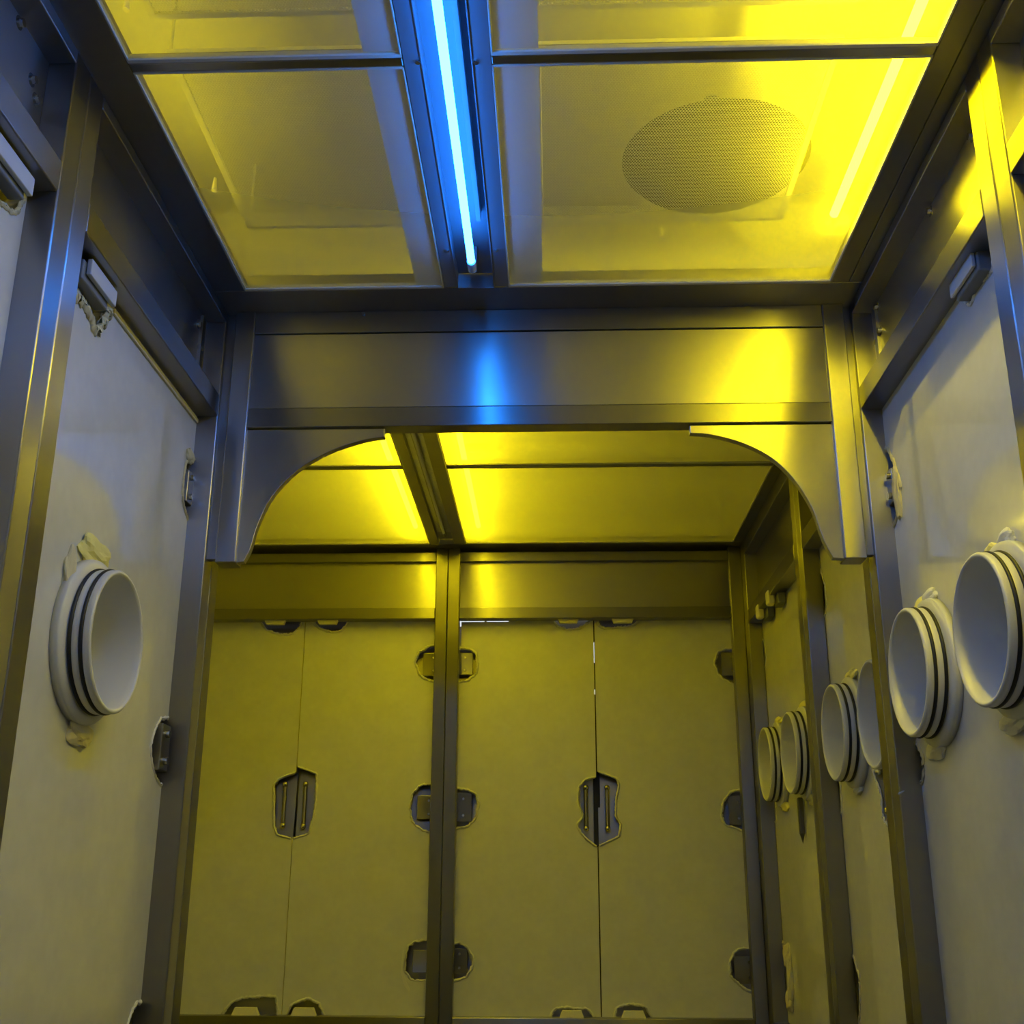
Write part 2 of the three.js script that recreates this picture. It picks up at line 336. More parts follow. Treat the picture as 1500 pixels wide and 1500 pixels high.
// ---------------------------------------------------------------- lamps
function tubeG(r, len, seg = 20) { return new THREE.CylinderGeometry(r, r, len, seg).rotateX(Math.PI / 2); }
{
  const o = thing('blue_lamp', -0.1625, 1.27 + CY, -1.35), z0 = -0.905, z1 = 1.9;
  box('flange', -0.0705, -0.041, 0, 0.004, z0, z1, channelMetal, o, 0.001);
  box('flange', 0.040, 0.0715, 0, 0.004, z0, z1, channelMetal, o, 0.001);
  box('channel_side', -0.0425, -0.040, -0.002, 0.036, z0, z1, channelMetal, o, 0.0006);
  box('channel_side', 0.039, 0.0415, -0.002, 0.036, z0, z1, channelMetal, o, 0.0006);
  box('channel_top', -0.0425, 0.0415, 0.034, 0.038, z0, z1, channelMetal, o, 0.0006);
  box('wire_cover', 0.016, 0.026, 0.010, 0.034, -0.66, z1, greyPlastic, o, 0.001);
  box('outer_web', -0.0705, -0.068, 0.003, 0.05, z0, z1, channelMetal, o, 0.0006);
  box('outer_web', 0.069, 0.0715, 0.003, 0.05, z0, z1, channelMetal, o, 0.0006);
  const t = put('lamp_tube', tubeG(0.0078, 1.90), uvGlow, o, 0, -0.026, 0.20);
  t.castShadow = false;
  const cap = put('end_cap', tubeG(0.0095, 0.034), capGlass, o, 0, -0.026, -0.769);
  mesh('electrode', tubeG(0.0045, 0.026), boltSteel, cap);
  put('holder', boxG(-0.009, 0.009, 0, 0.055, -0.006, 0.006, 0.001), greyPlastic, o, 0, -0.024, -0.792);
  for (const [sx, sz] of [[-0.047, -0.175], [0.047, -0.178], [-0.051, -0.751], [0.052, -0.752]]) put('screw', screwG, boltSteel, o, sx, -0.001, sz, Math.PI / 2);
  tag(o, 'glowing blue germicidal tube in its long steel ceiling channel', 'lamp');
}
{
  const o = thing('yellow_tube_lamp', 0.58, 1.31 + CY, -1.30);
  const t = put('lamp_tube', tubeG(0.009, 1.5), yellowGlow, o, 0, 0, 0);
  t.castShadow = false;
  put('end_cap', tubeG(0.0095, 0.022), boltSteel, o, 0, 0, -0.762);
  box('holder', -0.008, 0.046, -0.0095, 0.009, -0.785, -0.774, plenumWhite, o, 0.001);
  tag(o, 'glowing yellow tube seen through the ceiling pane beside the port doors', 'lamp');
}
for (const [x, y, z, label] of [[-0.512, 1.302, -3.36, 'blurred yellow tube beside the far channel, toward the dark bracket'], [-0.275, 1.302, -3.36, 'blurred yellow tube beside the far channel, toward the lit bracket'], [-0.735, 1.336, -1.35, 'yellow tube hidden above the ceiling edge strip of the single port side']]) {
  const o = thing('yellow_tube_lamp', x, y + CY, z);
  const t = put('lamp_tube', tubeG(0.009, 1.5), x < -0.7 ? dimYellowGlow : farYellowGlow, o, 0, 0, 0); t.castShadow = false;
  put('end_cap', tubeG(0.0095, 0.02), boltSteel, o, 0, 0, -0.76);
  put('end_cap', tubeG(0.0095, 0.02), boltSteel, o, 0, 0, 0.76);
  tag(o, label, 'lamp');
}
{
  const o = thing('unlit_lamp', -0.394, 1.25 + CY, -3.29), z0 = -0.88, z1 = 0.88;
  box('flange', -0.066, -0.034, 0, 0.004, z0, z1, steel, o, 0.001);
  box('flange', 0.024, 0.066, 0, 0.004, z0, z1, steel, o, 0.001);
  box('channel_side', -0.036, -0.034, 0, 0.022, z0, z1, sheetSteel, o, 0.0006);
  box('channel_side', 0.024, 0.026, 0, 0.022, z0, z1, sheetSteel, o, 0.0006);
  box('channel_top', -0.036, 0.026, 0.020, 0.024, z0, z1, sheetSteel, o, 0.0006);
  const wavy = (x0, x1) => { const g = new THREE.PlaneGeometry(x1 - x0, 1.62, 2, 324), p = g.attributes.position; for (let i = 0; i < p.count; i++) p.setZ(i, 0.0022 * (rnd() - 0.5)); g.rotateX(Math.PI / 2); g.translate((x0 + x1) / 2, 0.016, 0.03); g.computeVertexNormals(); return metreUV(g, 2); };
  mesh('crinkled_reflector', wavy(-0.032, -0.008), crinkle, o);
  mesh('crinkled_reflector', wavy(0.002, 0.022), crinkle, o);
  put('lamp_tube', tubeG(0.0078, 1.56), unlitTube, o, -0.004, 0.004, 0.04);
  put('end_cap', tubeG(0.0085, 0.03), boltSteel, o, -0.004, 0.004, -0.755);
  tag(o, 'unlit tube with crinkled reflector in the far ceiling channel under the arch', 'lamp');
}

// ---------------------------------------------------------------- doors: white liner with ragged cut-outs over blue plates
function ragged(pts, amp) {                         // closed outline with a torn edge
  const c = new THREE.CatmullRomCurve3(pts.map(p => new THREE.Vector3(p[0], p[1], 0)), true, 'catmullrom', 0.15);
  const n = Math.max(24, Math.round(c.getLength() / 0.009));
  return c.getPoints(n).slice(0, n).map(p => new THREE.Vector2(p.x + (rnd() - 0.5) * amp, p.y + (rnd() - 0.5) * amp));
}
function bead(pts, r) {                             // the raised torn rim of a cut-out
  const v = pts.map(p => new THREE.Vector3(p.x, p.y, 0.0005)), c = new THREE.CatmullRomCurve3(v, true);
  const g = new THREE.TubeGeometry(c, pts.length * 2, r, 5, true), p = g.attributes.position;
  for (let i = 0; i < p.count; i++) p.setXYZ(i, p.getX(i) + (rnd() - 0.5) * r * 0.9, p.getY(i) + (rnd() - 0.5) * r * 0.9, p.getZ(i) * 0.6);
  g.computeVertexNormals();
  return g;
}
const T = 0.026;
function plateG(pts, depth) { return new THREE.ExtrudeGeometry(new THREE.Shape(pts), { depth, bevelEnabled: false }); }
// the steel skin behind a cut-out leans back by five degrees
function pocketPlate(parent, pts, mat, rec) {
  const x = pts.reduce((t, p) => t + p.x, 0) / pts.length, y = pts.reduce((t, p) => t + p.y, 0) / pts.length;
  const g = new THREE.ExtrudeGeometry(new THREE.Shape(pts.map(p => new THREE.Vector2((p.x - x) * 1.03, (p.y - y) * 1.03))), { depth: 0.002, bevelEnabled: false });
  const m = mesh('pocket_plate', metreUV(g, 1), mat ?? steel, parent);
  m.position.set(x, y, -rec - T - 0.014); m.rotation.x = -0.10;
}
// outline in metres relative to (a, y): doors lie `rec` behind the post faces
function leaf(parent, outline, cuts, ports, rec, c, b, face = ports.length || rec !== 0.05 ? liner : linerBack) {
  const s = new THREE.Shape(outline.map(p => new THREE.Vector2(p[0] - c, p[1] - b)));
  const holesAt = [];
  for (const k of cuts) {
    const pts = ragged(k.pts.map(p => [p[0] - c, p[1] - b]), k.amp ?? 0.004);
    s.holes.push(new THREE.Path(pts)); holesAt.push([pts, k]);
  }
  for (const [pa, py] of ports) { const h = new THREE.Path(); h.absarc(pa - c, py - b, 0.118, 0, Math.PI * 2, true); s.holes.push(h); }
  const g = new THREE.ExtrudeGeometry(s, { depth: T, bevelEnabled: false, curveSegments: 40 });
  g.translate(0, 0, -rec - T);
  mesh('liner', g, [face, foam], parent);
  for (const [pts, k] of holesAt) {
    const m = mesh('torn_rim', bead(pts, k.rim ?? 0.0048), k.foam ? foam : tornEdge, parent); m.position.z = -rec;
    if (!k.deep) pocketPlate(parent, pts, k.mat, rec);
  }
}
function backPlate(parent, a0, a1, y0, y1, ports, rec, c, b) {
  const s = new THREE.Shape([[a0, y0], [a1, y0], [a1, y1], [a0, y1]].map(p => new THREE.Vector2(p[0] - c, p[1] - b)));
  for (const [pa, py] of ports) { const h = new THREE.Path(); h.absarc(pa - c, py - b, 0.118, 0, Math.PI * 2, true); s.holes.push(h); }
  const g = new THREE.ExtrudeGeometry(s, { depth: 0.008, bevelEnabled: false, curveSegments: 40 }); g.translate(0, 0, -rec - T - 0.040);
  mesh('door_shell', g, sheetSteel, parent);
}
function hinge(parent, x0, x1, y0, y1, z, mat = steel, screws = 2) {
  const h = box('hinge_plate', x0, x1, y0, y1, z - 0.006, z, mat, parent, 0.002), sx = (x0 + x1) / 2;
  for (const f of [0.22, 0.78]) { const k = mesh('screw', screwG, boltSteel, h); k.position.set(sx + (x1 - x0) * (screws > 2 ? 0.15 : 0), y0 + (y1 - y0) * f, z + 0.001); }
}
function handle(parent, x, y0, y1, z, mat) {
  const h = mesh('handle', new THREE.CylinderGeometry(0.0075, 0.0075, y1 - y0, 14).translate(x, (y0 + y1) / 2, z + 0.014), mat, parent);
  for (const y of [y0, y1]) { mesh('bolt', new THREE.SphereGeometry(0.0105, 14, 10).translate(x, y, z + 0.016), boltSteel, h); mesh('standoff', new THREE.CylinderGeometry(0.006, 0.006, 0.016, 10).rotateX(Math.PI / 2).translate(x, y, z + 0.007), steel, h); }
}
function catchBlock(parent, x0, x1, y, dir, z) {     // small cream magnet catch
  const s = new THREE.Shape(), w = x1 - x0;
  s.moveTo(0, 0); s.lineTo(w, 0); s.lineTo(w - 0.014, -0.032 * dir); s.lineTo(0.014, -0.032 * dir); s.closePath();
  const g = new THREE.ExtrudeGeometry(s, { depth: 0.020, bevelEnabled: true, bevelSize: 0.001, bevelThickness: 0.001, bevelSegments: 1 }); g.translate(x0, y, z + 0.026);
  mesh('magnet_catch', g, cream, parent);
}
function lump(parent, x, y, z, sx, sy, sz, mat = foam, name = 'foam_lump') {
  const g = new THREE.IcosahedronGeometry(1, 4), p = g.attributes.position, o = rnd() * 40;
  for (let i = 0; i < p.count; i++) { const v = new THREE.Vector3().fromBufferAttribute(p, i), k = 0.72 + 0.5 * N64(v.x * 2.2 + o, v.y * 2.2 + v.z * 1.7 + o); p.setXYZ(i, v.x * k * sx, v.y * k * sy, v.z * k * sz); }
  g.computeVertexNormals(); g.translate(x, y, z);
  return mesh(name, g, mat, parent);
}
function door(n, wall, a0, a1, y0, y1, label) {
  const c = (a0 + a1) / 2, o = wallThing('door', wall, c, y0 + CY);
  o.name = 'door_' + n; tag(o, label, 'door', null, 'structure');
  return [o, c, y0];
}
const rect = (a0, a1, y0, y1) => [[a0, y0], [a1, y0], [a1, y1], [a0, y1]];
const shift = (pts, dx, dy) => pts.map(p => [p[0] + dx, p[1] + dy]);
{ // back wall: two pairs
  const R = 0.05, Y0 = -0.43, Y1 = 1.005, gap = 0.0011;
  let [o, c, b] = door(1, 'back', -1.48, -0.945, Y0, Y1, 'white back door leaf farthest from the port doors, beside the dark bracket');
  const S1 = -0.945, S2 = 0.1575, zf = -R - T + 0.002;
  const hdL = [[-0.948, 0.43], [-0.871, 0.406], [-0.867, 0.342], [-0.871, 0.255], [-0.888, 0.192], [-0.947, 0.174], [-1.001, 0.189], [-1.016, 0.22], [-1.026, 0.365], [-1.009, 0.386], [-0.956, 0.409]];
  const leftOf = (p, s) => p.filter(q => q[0] < s - 0.004), rightOf = (p, s) => p.filter(q => q[0] > s + 0.004);
  // half cut-outs that open at the seam are notches in the outline
  const notched = (a0, a1, y0, y1, notch, side) => {
    const top = Math.max(...notch.map(p => p[1])), bot = Math.min(...notch.map(p => p[1]));
    const rag = []; for (let i = 0; i < notch.length; i++) { rag.push(notch[i]); if (i < notch.length - 1) { const A = notch[i], B = notch[i + 1]; for (const t of [0.25, 0.5, 0.75]) rag.push([A[0] + (B[0] - A[0]) * t + (rnd() - 0.5) * 0.005, A[1] + (B[1] - A[1]) * t + (rnd() - 0.5) * 0.005]); } }
    return side > 0 ? [[a0, y0], [a1, y0], [a1, bot - 0.002], ...rag, [a1, top + 0.002], [a1, y1], [a0, y1]] : [[a0, y0], [a1, y0], [a1, y1], [a0, y1], [a0, top + 0.002], ...rag, [a0, bot - 0.002]];
  };
  const nL1 = [[-0.951, 0.176], [-1.001, 0.189], [-1.016, 0.22], [-1.022, 0.30], [-1.026, 0.365], [-1.009, 0.386], [-0.951, 0.409]];
  const nL2 = [[-0.939, 0.43], [-0.871, 0.406], [-0.867, 0.342], [-0.871, 0.255], [-0.888, 0.192], [-0.939, 0.176]];
  const nR1 = [[0.151, 0.150], [0.118, 0.175], [0.097, 0.195], [0.082, 0.225], [0.104, 0.253], [0.089, 0.307], [0.092, 0.358], [0.116, 0.384], [0.151, 0.392]];
  const nR2 = [[0.163, 0.413], [0.228, 0.389], [0.237, 0.364], [0.226, 0.317], [0.224, 0.256], [0.24, 0.226], [0.233, 0.185], [0.163, 0.153]];
  const bk = { deep: true }, bl = {};
  const pocket = (notch) => pocketPlate(o, notch.map(p => new THREE.Vector2(p[0] - c, p[1] - b)), steel, R);
  const rimOf = (notch) => { const v = notch.map(p => new THREE.Vector3(p[0] - c, p[1] - b, -R)); const g = new THREE.TubeGeometry(new THREE.CatmullRomCurve3(v, false, 'catmullrom', 0.1), 60, 0.0045, 5, false), p = g.attributes.position; for (let i = 0; i < p.count; i++) p.setXYZ(i, p.getX(i) + (rnd() - 0.5) * 0.003, p.getY(i) + (rnd() - 0.5) * 0.003, p.getZ(i)); g.computeVertexNormals(); mesh('torn_rim', g, tornEdge, o); };
  // leaf 1
  leaf(o, notched(-1.48, S1 - gap, Y0, Y1, nL1, 1), [
    { pts: [[-1.127, 1.0], [-1.125, 0.981], [-1.091, 0.942], [-1.036, 0.926], [-0.99, 0.93], [-0.964, 0.957], [-0.964, 1.0]], amp: 0.003 },
    { pts: [[-1.147, -0.425], [-1.15, -0.408], [-1.126, -0.374], [-1.083, -0.357], [-0.97, -0.352], [-0.961, -0.408], [-0.959, -0.425]], amp: 0.003 }], [], R, c, b);
  backPlate(o, -1.48, S1, Y0, Y1, [], R, c, b); pocket(nL1); rimOf(nL1);
  handle(o, -0.985 - c, 0.222 - b, 0.368 - b, zf, steel);
  catchBlock(o, -1.102 - c, -1.009 - c, 0.992 - b, 1, -R - 0.012); catchBlock(o, -1.115 - c, -1.015 - c, -0.418 - b, -1, -R - 0.012);
  // leaf 2
  [o, c, b] = door(2, 'back', -0.945, -0.40, Y0, Y1, 'white back door leaf hinged on the centre post, beside the closed seam');
  leaf(o, notched(S1 + gap, -0.40, Y0, Y1, nL2, -1), [
    { pts: [[-0.925, 1.0], [-0.919, 0.98], [-0.891, 0.949], [-0.844, 0.935], [-0.809, 0.939], [-0.784, 0.968], [-0.782, 1.0]], amp: 0.003 },
    { pts: [[-0.413, 0.885], [-0.447, 0.881], [-0.474, 0.877], [-0.507, 0.854], [-0.518, 0.816], [-0.501, 0.77], [-0.463, 0.747], [-0.41, 0.743]] },
    { pts: [[-0.423, 0.371], [-0.45, 0.368], [-0.483, 0.365], [-0.512, 0.336], [-0.522, 0.284], [-0.509, 0.232], [-0.472, 0.204], [-0.419, 0.198]], rim: 0.004 },
    { pts: [[-0.432, -0.166], [-0.455, -0.167], [-0.493, -0.172], [-0.515, -0.191], [-0.523, -0.233], [-0.522, -0.268], [-0.492, -0.299], [-0.454, -0.298], [-0.429, -0.297]], deep: true, rim: 0.004 },
    { pts: [[-0.924, -0.425], [-0.926, -0.407], [-0.909, -0.376], [-0.858, -0.359], [-0.82, -0.372], [-0.799, -0.406], [-0.796, -0.425]], amp: 0.003, deep: true }], [], R, c, b);
  backPlate(o, S1, -0.40, Y0, Y1, [], R, c, b); pocket(nL2); rimOf(nL2);
  handle(o, -0.910 - c, 0.219 - b, 0.368 - b, zf, steel);
  catchBlock(o, -0.90 - c, -0.808 - c, 0.992 - b, 1, -R - 0.012); catchBlock(o, -0.91 - c, -0.817 - c, -0.418 - b, -1, -R - 0.012);
  hinge(o, -0.490 - c, -0.41 - c, 0.766 - b, 0.854 - b, -R - 0.006); hinge(o, -0.497 - c, -0.41 - c, 0.244 - b, 0.328 - b, -R - 0.006); hinge(o, -0.498 - c, -0.41 - c, -0.274 - b, -0.2 - b, -R - 0.012, steel, 3);
  mesh('torn_flake', (() => { const s = new THREE.Shape([[-0.532, -0.2], [-0.537, -0.27], [-0.522, -0.315], [-0.505, -0.335], [-0.503, -0.325], [-0.519, -0.297], [-0.529, -0.262], [-0.527, -0.2]].map(p => new THREE.Vector2(p[0] - c, p[1] - b))); return new THREE.ExtrudeGeometry(s, { depth: 0.003, bevelEnabled: false }); })(), tornEdge, o).position.z = -R;
  // leaf 3: the gap at its top and at the seam lets daylight in
  [o, c, b] = door(3, 'back', -0.395, S2, Y0, Y1, 'white back door leaf hinged on the centre post, beside the bright seam');
  const g3 = 0.0022, yT = 0.972;
  const o3 = notched(-0.395, S2 - g3, Y0, Y1, nR1, 1);
  o3.splice(o3.length - 1, 1, [-0.166, Y1], [-0.166, yT], [-0.251, yT], [-0.251, Y1], [-0.258, Y1], [-0.258, yT], [-0.346, yT], [-0.346, 0.88], [-0.395, 0.88]);
  leaf(o, o3, [
    { pts: [[0.002, 1.0], [0.002, 0.978], [0.022, 0.953], [0.059, 0.94], [0.101, 0.944], [0.134, 0.965], [0.146, 0.982], [0.146, 1.0]], amp: 0.003, deep: true },
    { pts: [[-0.375, 0.871], [-0.352, 0.869], [-0.314, 0.869], [-0.291, 0.853], [-0.281, 0.807], [-0.29, 0.77], [-0.32, 0.747], [-0.35, 0.743], [-0.372, 0.743]] },
    { pts: [[-0.377, 0.355], [-0.353, 0.354], [-0.314, 0.348], [-0.281, 0.331], [-0.272, 0.29], [-0.283, 0.244], [-0.312, 0.218], [-0.375, 0.216]], deep: true },
    { pts: [[-0.374, -0.179], [-0.352, -0.179], [-0.33, -0.174], [-0.304, -0.19], [-0.283, -0.226], [-0.287, -0.252], [-0.309, -0.288], [-0.356, -0.297], [-0.372, -0.298]], deep: true },
    { pts: [[-0.019, -0.425], [-0.019, -0.411], [-0.001, -0.386], [0.04, -0.381], [0.112, -0.386], [0.132, -0.41], [0.133, -0.425]], amp: 0.003, deep: true }], [], R, c, b);
  backPlate(o, -0.166, S2 - g3, Y0, Y1, [], R, c, b); backPlate(o, -0.395, -0.166, Y0, 0.967, [], R, c, b);  rimOf(nR1);
  handle(o, 0.117 - c, 0.213 - b, 0.356 - b, zf, steel);
  catchBlock(o, 0.014 - c, 0.106 - c, 0.992 - b, 1, -R - 0.012); catchBlock(o, 0.01 - c, 0.102 - c, -0.421 - b, -1, -R - 0.012);
  hinge(o, -0.385 - c, -0.301 - c, 0.77 - b, 0.854 - b, -R - 0.006, steel, 3); hinge(o, -0.385 - c, -0.298 - c, 0.235 - b, 0.339 - b, -R - 0.010, steel, 3); hinge(o, -0.385 - c, -0.306 - c, -0.276 - b, -0.193 - b, -R - 0.012, steel, 3);
  // leaf 4
  [o, c, b] = door(4, 'back', S2, 0.71, Y0, Y1, 'white back door leaf nearest the glove port doors, beside the bright seam');
  leaf(o, notched(S2 + g3, 0.73, Y0, Y1, nR2, -1), [
    { pts: [[0.172, 1.0], [0.172, 0.982], [0.176, 0.957], [0.2, 0.944], [0.266, 0.948], [0.308, 0.956], [0.333, 0.981], [0.334, 1.0]], amp: 0.003 },
    { pts: [[0.722, 0.868], [0.685, 0.866], [0.649, 0.866], [0.619, 0.85], [0.605, 0.809], [0.619, 0.767], [0.658, 0.735], [0.714, 0.73]] },
    { pts: [[0.71, 0.351], [0.681, 0.348], [0.636, 0.338], [0.61, 0.302], [0.602, 0.256], [0.614, 0.226], [0.672, 0.206], [0.701, 0.204]] },
    { pts: [[0.714, -0.185], [0.675, -0.186], [0.63, -0.194], [0.607, -0.225], [0.604, -0.275], [0.635, -0.308], [0.675, -0.33], [0.71, -0.333]], deep: true },
    { pts: [[0.199, -0.425], [0.2, -0.41], [0.209, -0.382], [0.254, -0.368], [0.307, -0.376], [0.329, -0.412], [0.332, -0.425]], amp: 0.003, deep: true }], [], R, c, b);
  backPlate(o, S2 + g3, 0.73, Y0, Y1, [], R, c, b); pocket(nR2); rimOf(nR2);
  handle(o, 0.194 - c, 0.213 - b, 0.356 - b, zf, steel);
  box('seal_strip', S2 - 0.012 - c, S2 + 0.012 - c, Y0 - b, 0.70 - b, -R - T - 0.018, -R - T - 0.012, blackRubber, o, 0.001);
  box('seal_strip', S2 - 0.012 - c, S2 + 0.012 - c, 0.90 - b, Y1 - b, -R - T - 0.018, -R - T - 0.012, blackRubber, o, 0.001);
  box('seal_strip', S2 - 0.012 - c, S2 + 0.012 - c, 0.72 - b, 0.82 - b, -R - T - 0.018, -R - T - 0.012, blackRubber, o, 0.001);
  catchBlock(o, 0.218 - c, 0.313 - c, 0.992 - b, 1, -R - 0.012); catchBlock(o, 0.22 - c, 0.312 - c, -0.421 - b, -1, -R - 0.012);
  hinge(o, 0.632 - c, 0.71 - c, 0.763 - b, 0.854 - b, -R - 0.006); hinge(o, 0.63 - c, 0.70 - c, 0.226 - b, 0.328 - b, -R - 0.010); hinge(o, 0.62 - c, 0.70 - c, -0.303 - b, -0.214 - b, -R - 0.012, steel, 3);
}
structure('wall_back', -1.52, 0.87, 1.0 + CY, H + 0.32, -4.31, -4.291, plenumWhite, 'steel backing above the back doors');
structure('wall_back_sill', -1.52, 0.87, 0, 0.045, -4.36, -4.285, plenumWhite, 'steel backing below the back doors');
// glove port doors
const portsNear = [[-2.19, 0.396], [-1.80, 0.393]], portsB = [[-2.985, 0.386], [-2.612, 0.378]], portsC = [[-3.974, 0.408], [-3.562, 0.40]];
{
  const Y0 = -0.43, Y1 = 1.04, R = 0.046;
  let [o, c, b] = door(5, 'right', -2.45, -1.50, Y0, Y1, 'white door holding the two nearest full glove ports');
  const sideHinge = (e, y) => [[e - 0.03, y + 0.075], [e + 0.01, y + 0.070], [e + 0.036, y + 0.03], [e + 0.04, y - 0.02], [e + 0.02, y - 0.065], [e - 0.03, y - 0.075]];
  leaf(o, rect(-2.45, -1.50, Y0, Y1), [
    { pts: [[-2.40, 0.925], [-2.345, 0.91], [-2.325, 0.885], [-2.305, 0.85], [-2.285, 0.81], [-2.298, 0.79], [-2.33, 0.755], [-2.375, 0.735], [-2.40, 0.75]], foam: true, rim: 0.006, deep: true },
    { pts: [[-2.41, 0.30], [-2.36, 0.285], [-2.335, 0.262], [-2.33, 0.235], [-2.345, 0.205], [-2.41, 0.205]], foam: true, deep: true, rim: 0.006, amp: 0.009 },
    { pts: [[-1.83, 1.03], [-1.83, 0.992], [-1.80, 0.965], [-1.775, 0.985], [-1.70, 0.975], [-1.68, 1.03]], amp: 0.006, deep: true }], portsNear, R, c, b);
  backPlate(o, -2.45, -1.50, Y0, Y1, portsNear, R, c, b);
  box('hinge_block', -2.39 - c, -2.324 - c, 0.785 - b, 0.86 - b, -R - 0.03, -R + 0.006, steel, o, 0.002);
  for (const y of [0.80, 0.845]) put('bolt', boltG, boltSteel, o, -2.335 - c, y - b, -R + 0.009); hinge(o, -2.39 - c, -2.335 - c, 0.76 - b, 0.865 - b, -R - 0.014);
  hinge(o, -2.39 - c, -2.35 - c, 0.215 - b, 0.29 - b, -R - 0.012);
  box('magnet_catch', -1.81 - c, -1.70 - c, 0.975 - b, 1.012 - b, -R - 0.004, -R + 0.022, greyPlastic, o, 0.004);
  box('catch_face', -1.815 - c, -1.705 - c, 0.985 - b, 1.012 - b, -R + 0.023, -R + 0.030, paleGrey, o, 0.002);
  lump(o, -2.31 - c, 0.80 - b, -R + 0.002, 0.022, 0.07, 0.008);
  for (const [pa, py] of portsNear) { lump(o, pa - c - 0.045, py + 0.135 - b, -R + 0.003, 0.035, 0.022, 0.014, yellowFoam); lump(o, pa - c + 0.02, py + 0.142 - b, -R + 0.003, 0.03, 0.016, 0.012, tornEdge); lump(o, pa - c - 0.05, py - 0.14 - b, -R + 0.003, 0.05, 0.02, 0.012, tornEdge); }
  const wire = new THREE.TubeGeometry(new THREE.CatmullRomCurve3([[-2.37, 0.200, 0.002], [-2.365, 0.198, 0.015], [-2.362, 0.190, 0.035], [-2.36, 0.184, 0.047]].map(p => new THREE.Vector3(p[0] - c, p[1] - b, -R + p[2]))), 16, 0.0022, 8);
  mesh('white_wire', wire, paleGrey, o);
  // second door of this side, hardly in the picture
  [o, c, b] = door(6, 'right', -1.56, -0.66, Y0, Y1, 'white door cut by the photo edge, next to the blue-glinting post');
  leaf(o, rect(-1.499, -0.66, Y0, Y1), [], [], R, c, b); backPlate(o, -1.499, -0.66, Y0, Y1, [], R, c, b);
  // far doors
  const RF = 0.05;
  [o, c, b] = door(7, 'farRight', -3.25, -2.44, Y0, Y1, 'white door of the second glove port pair, beyond the lit arch bracket');
  leaf(o, rect(-3.25, -2.467, Y0, Y1), [
    { pts: shift([[-3.31, 0.90], [-3.20, 0.87], [-3.165, 0.82], [-3.17, 0.76], [-3.21, 0.735], [-3.24, 0.76]].map(p => [Math.max(p[0], -3.245), p[1]]), 0, 0), deep: true },
    { pts: [[-3.24, 0.30], [-3.185, 0.28], [-3.19, 0.20], [-3.24, 0.20]], deep: true, amp: 0.008 },
    { pts: [[-3.24, -0.155], [-3.19, -0.165], [-3.155, -0.21], [-3.17, -0.27], [-3.20, -0.32], [-3.24, -0.33]], deep: true, foam: true, rim: 0.005, amp: 0.008 },
    { pts: [[-2.86, 0.285], [-2.80, 0.268], [-2.76, 0.276], [-2.755, 0.14], [-2.80, 0.165], [-2.80, 0.22]], amp: 0.005 }], portsB, RF, c, b);
  backPlate(o, -3.25, -2.467, Y0, Y1, portsB, RF, c, b);
  hinge(o, -3.235 - c, -3.19 - c, 0.77 - b, 0.85 - b, -RF - 0.01);
  put('bolt', new THREE.SphereGeometry(0.010, 14, 10), boltSteel, o, -2.775 - c, 0.178 - b, -RF - 0.006);
  box('edge_strip', -2.742 - c, -2.734 - c, -0.43 - b, 0.14 - b, -RF, -RF + 0.005, paleGrey, o, 0.001);
  for (const [pa, py] of portsB) { lump(o, pa - c + 0.03, py + 0.138 - b, -RF + 0.003, 0.05, 0.018, 0.014, yellowFoam); lump(o, pa - c, py - 0.14 - b, -RF + 0.003, 0.035, 0.018, 0.012, tornEdge); }
  [o, c, b] = door(8, 'farRight', -4.20, -3.26, Y0, Y1, 'white door of the farthest glove port pair, meeting the back doors');
  leaf(o, rect(-4.20, -3.26, Y0, Y1), [
    { pts: [[-4.19, 0.88], [-4.135, 0.86], [-4.12, 0.80], [-4.15, 0.775], [-4.19, 0.77]], deep: true },
    { pts: [[-4.19, 0.315], [-4.13, 0.30], [-4.13, 0.235], [-4.19, 0.225]], deep: true },
    { pts: [[-4.19, -0.17], [-4.13, -0.175], [-4.06, -0.21], [-4.06, -0.30], [-4.12, -0.35], [-4.19, -0.35]], deep: true, foam: true, rim: 0.008, amp: 0.012 }], portsC, RF, c, b);
  backPlate(o, -4.20, -3.26, Y0, Y1, portsC, RF, c, b);
  lump(o, -4.075 - c, -0.20 - b, -RF + 0.006, 0.04, 0.04, 0.014); lump(o, -4.08 - c, -0.335 - b, -RF + 0.006, 0.035, 0.035, 0.014); lump(o, -4.045 - c, -0.265 - b, -RF + 0.006, 0.02, 0.07, 0.012);
  hinge(o, -4.185 - c, -4.14 - c, 0.79 - b, 0.86 - b, -RF - 0.01); hinge(o, -4.185 - c, -4.10 - c, -0.31 - b, -0.22 - b, -RF - 0.01);
  for (const a of [-3.93, -3.73]) { box('magnet_catch', a - 0.045 - c, a + 0.03 - c, 0.90 - b, 0.94 - b, -RF + 0.002, -RF + 0.028, greyPlastic, o, 0.004); box('catch_face', a - 0.05 - c, a - 0.005 - c, 0.905 - b, 0.955 - b, -RF + 0.029, -RF + 0.055, cream, o, 0.008); }
  for (const [pa, py] of portsC) { lump(o, pa - c + 0.02, py + 0.138 - b, -RF + 0.003, 0.045, 0.016, 0.014, yellowFoam); lump(o, pa - c + 0.03, py - 0.14 - b, -RF + 0.003, 0.05, 0.02, 0.012, yellowFoam); }
  const tool = box('dark_lever', -3.675 - c, -3.655 - c, 0.165 - b, 0.275 - b, -RF + 0.004, -RF + 0.020, darkSteel, o, 0.004);
  mesh('tip', new THREE.ConeGeometry(0.008, 0.03, 12).rotateX(Math.PI).translate(-3.665 - c, 0.152 - b, -RF + 0.012), darkSteel, tool);
}
const portLeft = [[1.896, 0.399]];
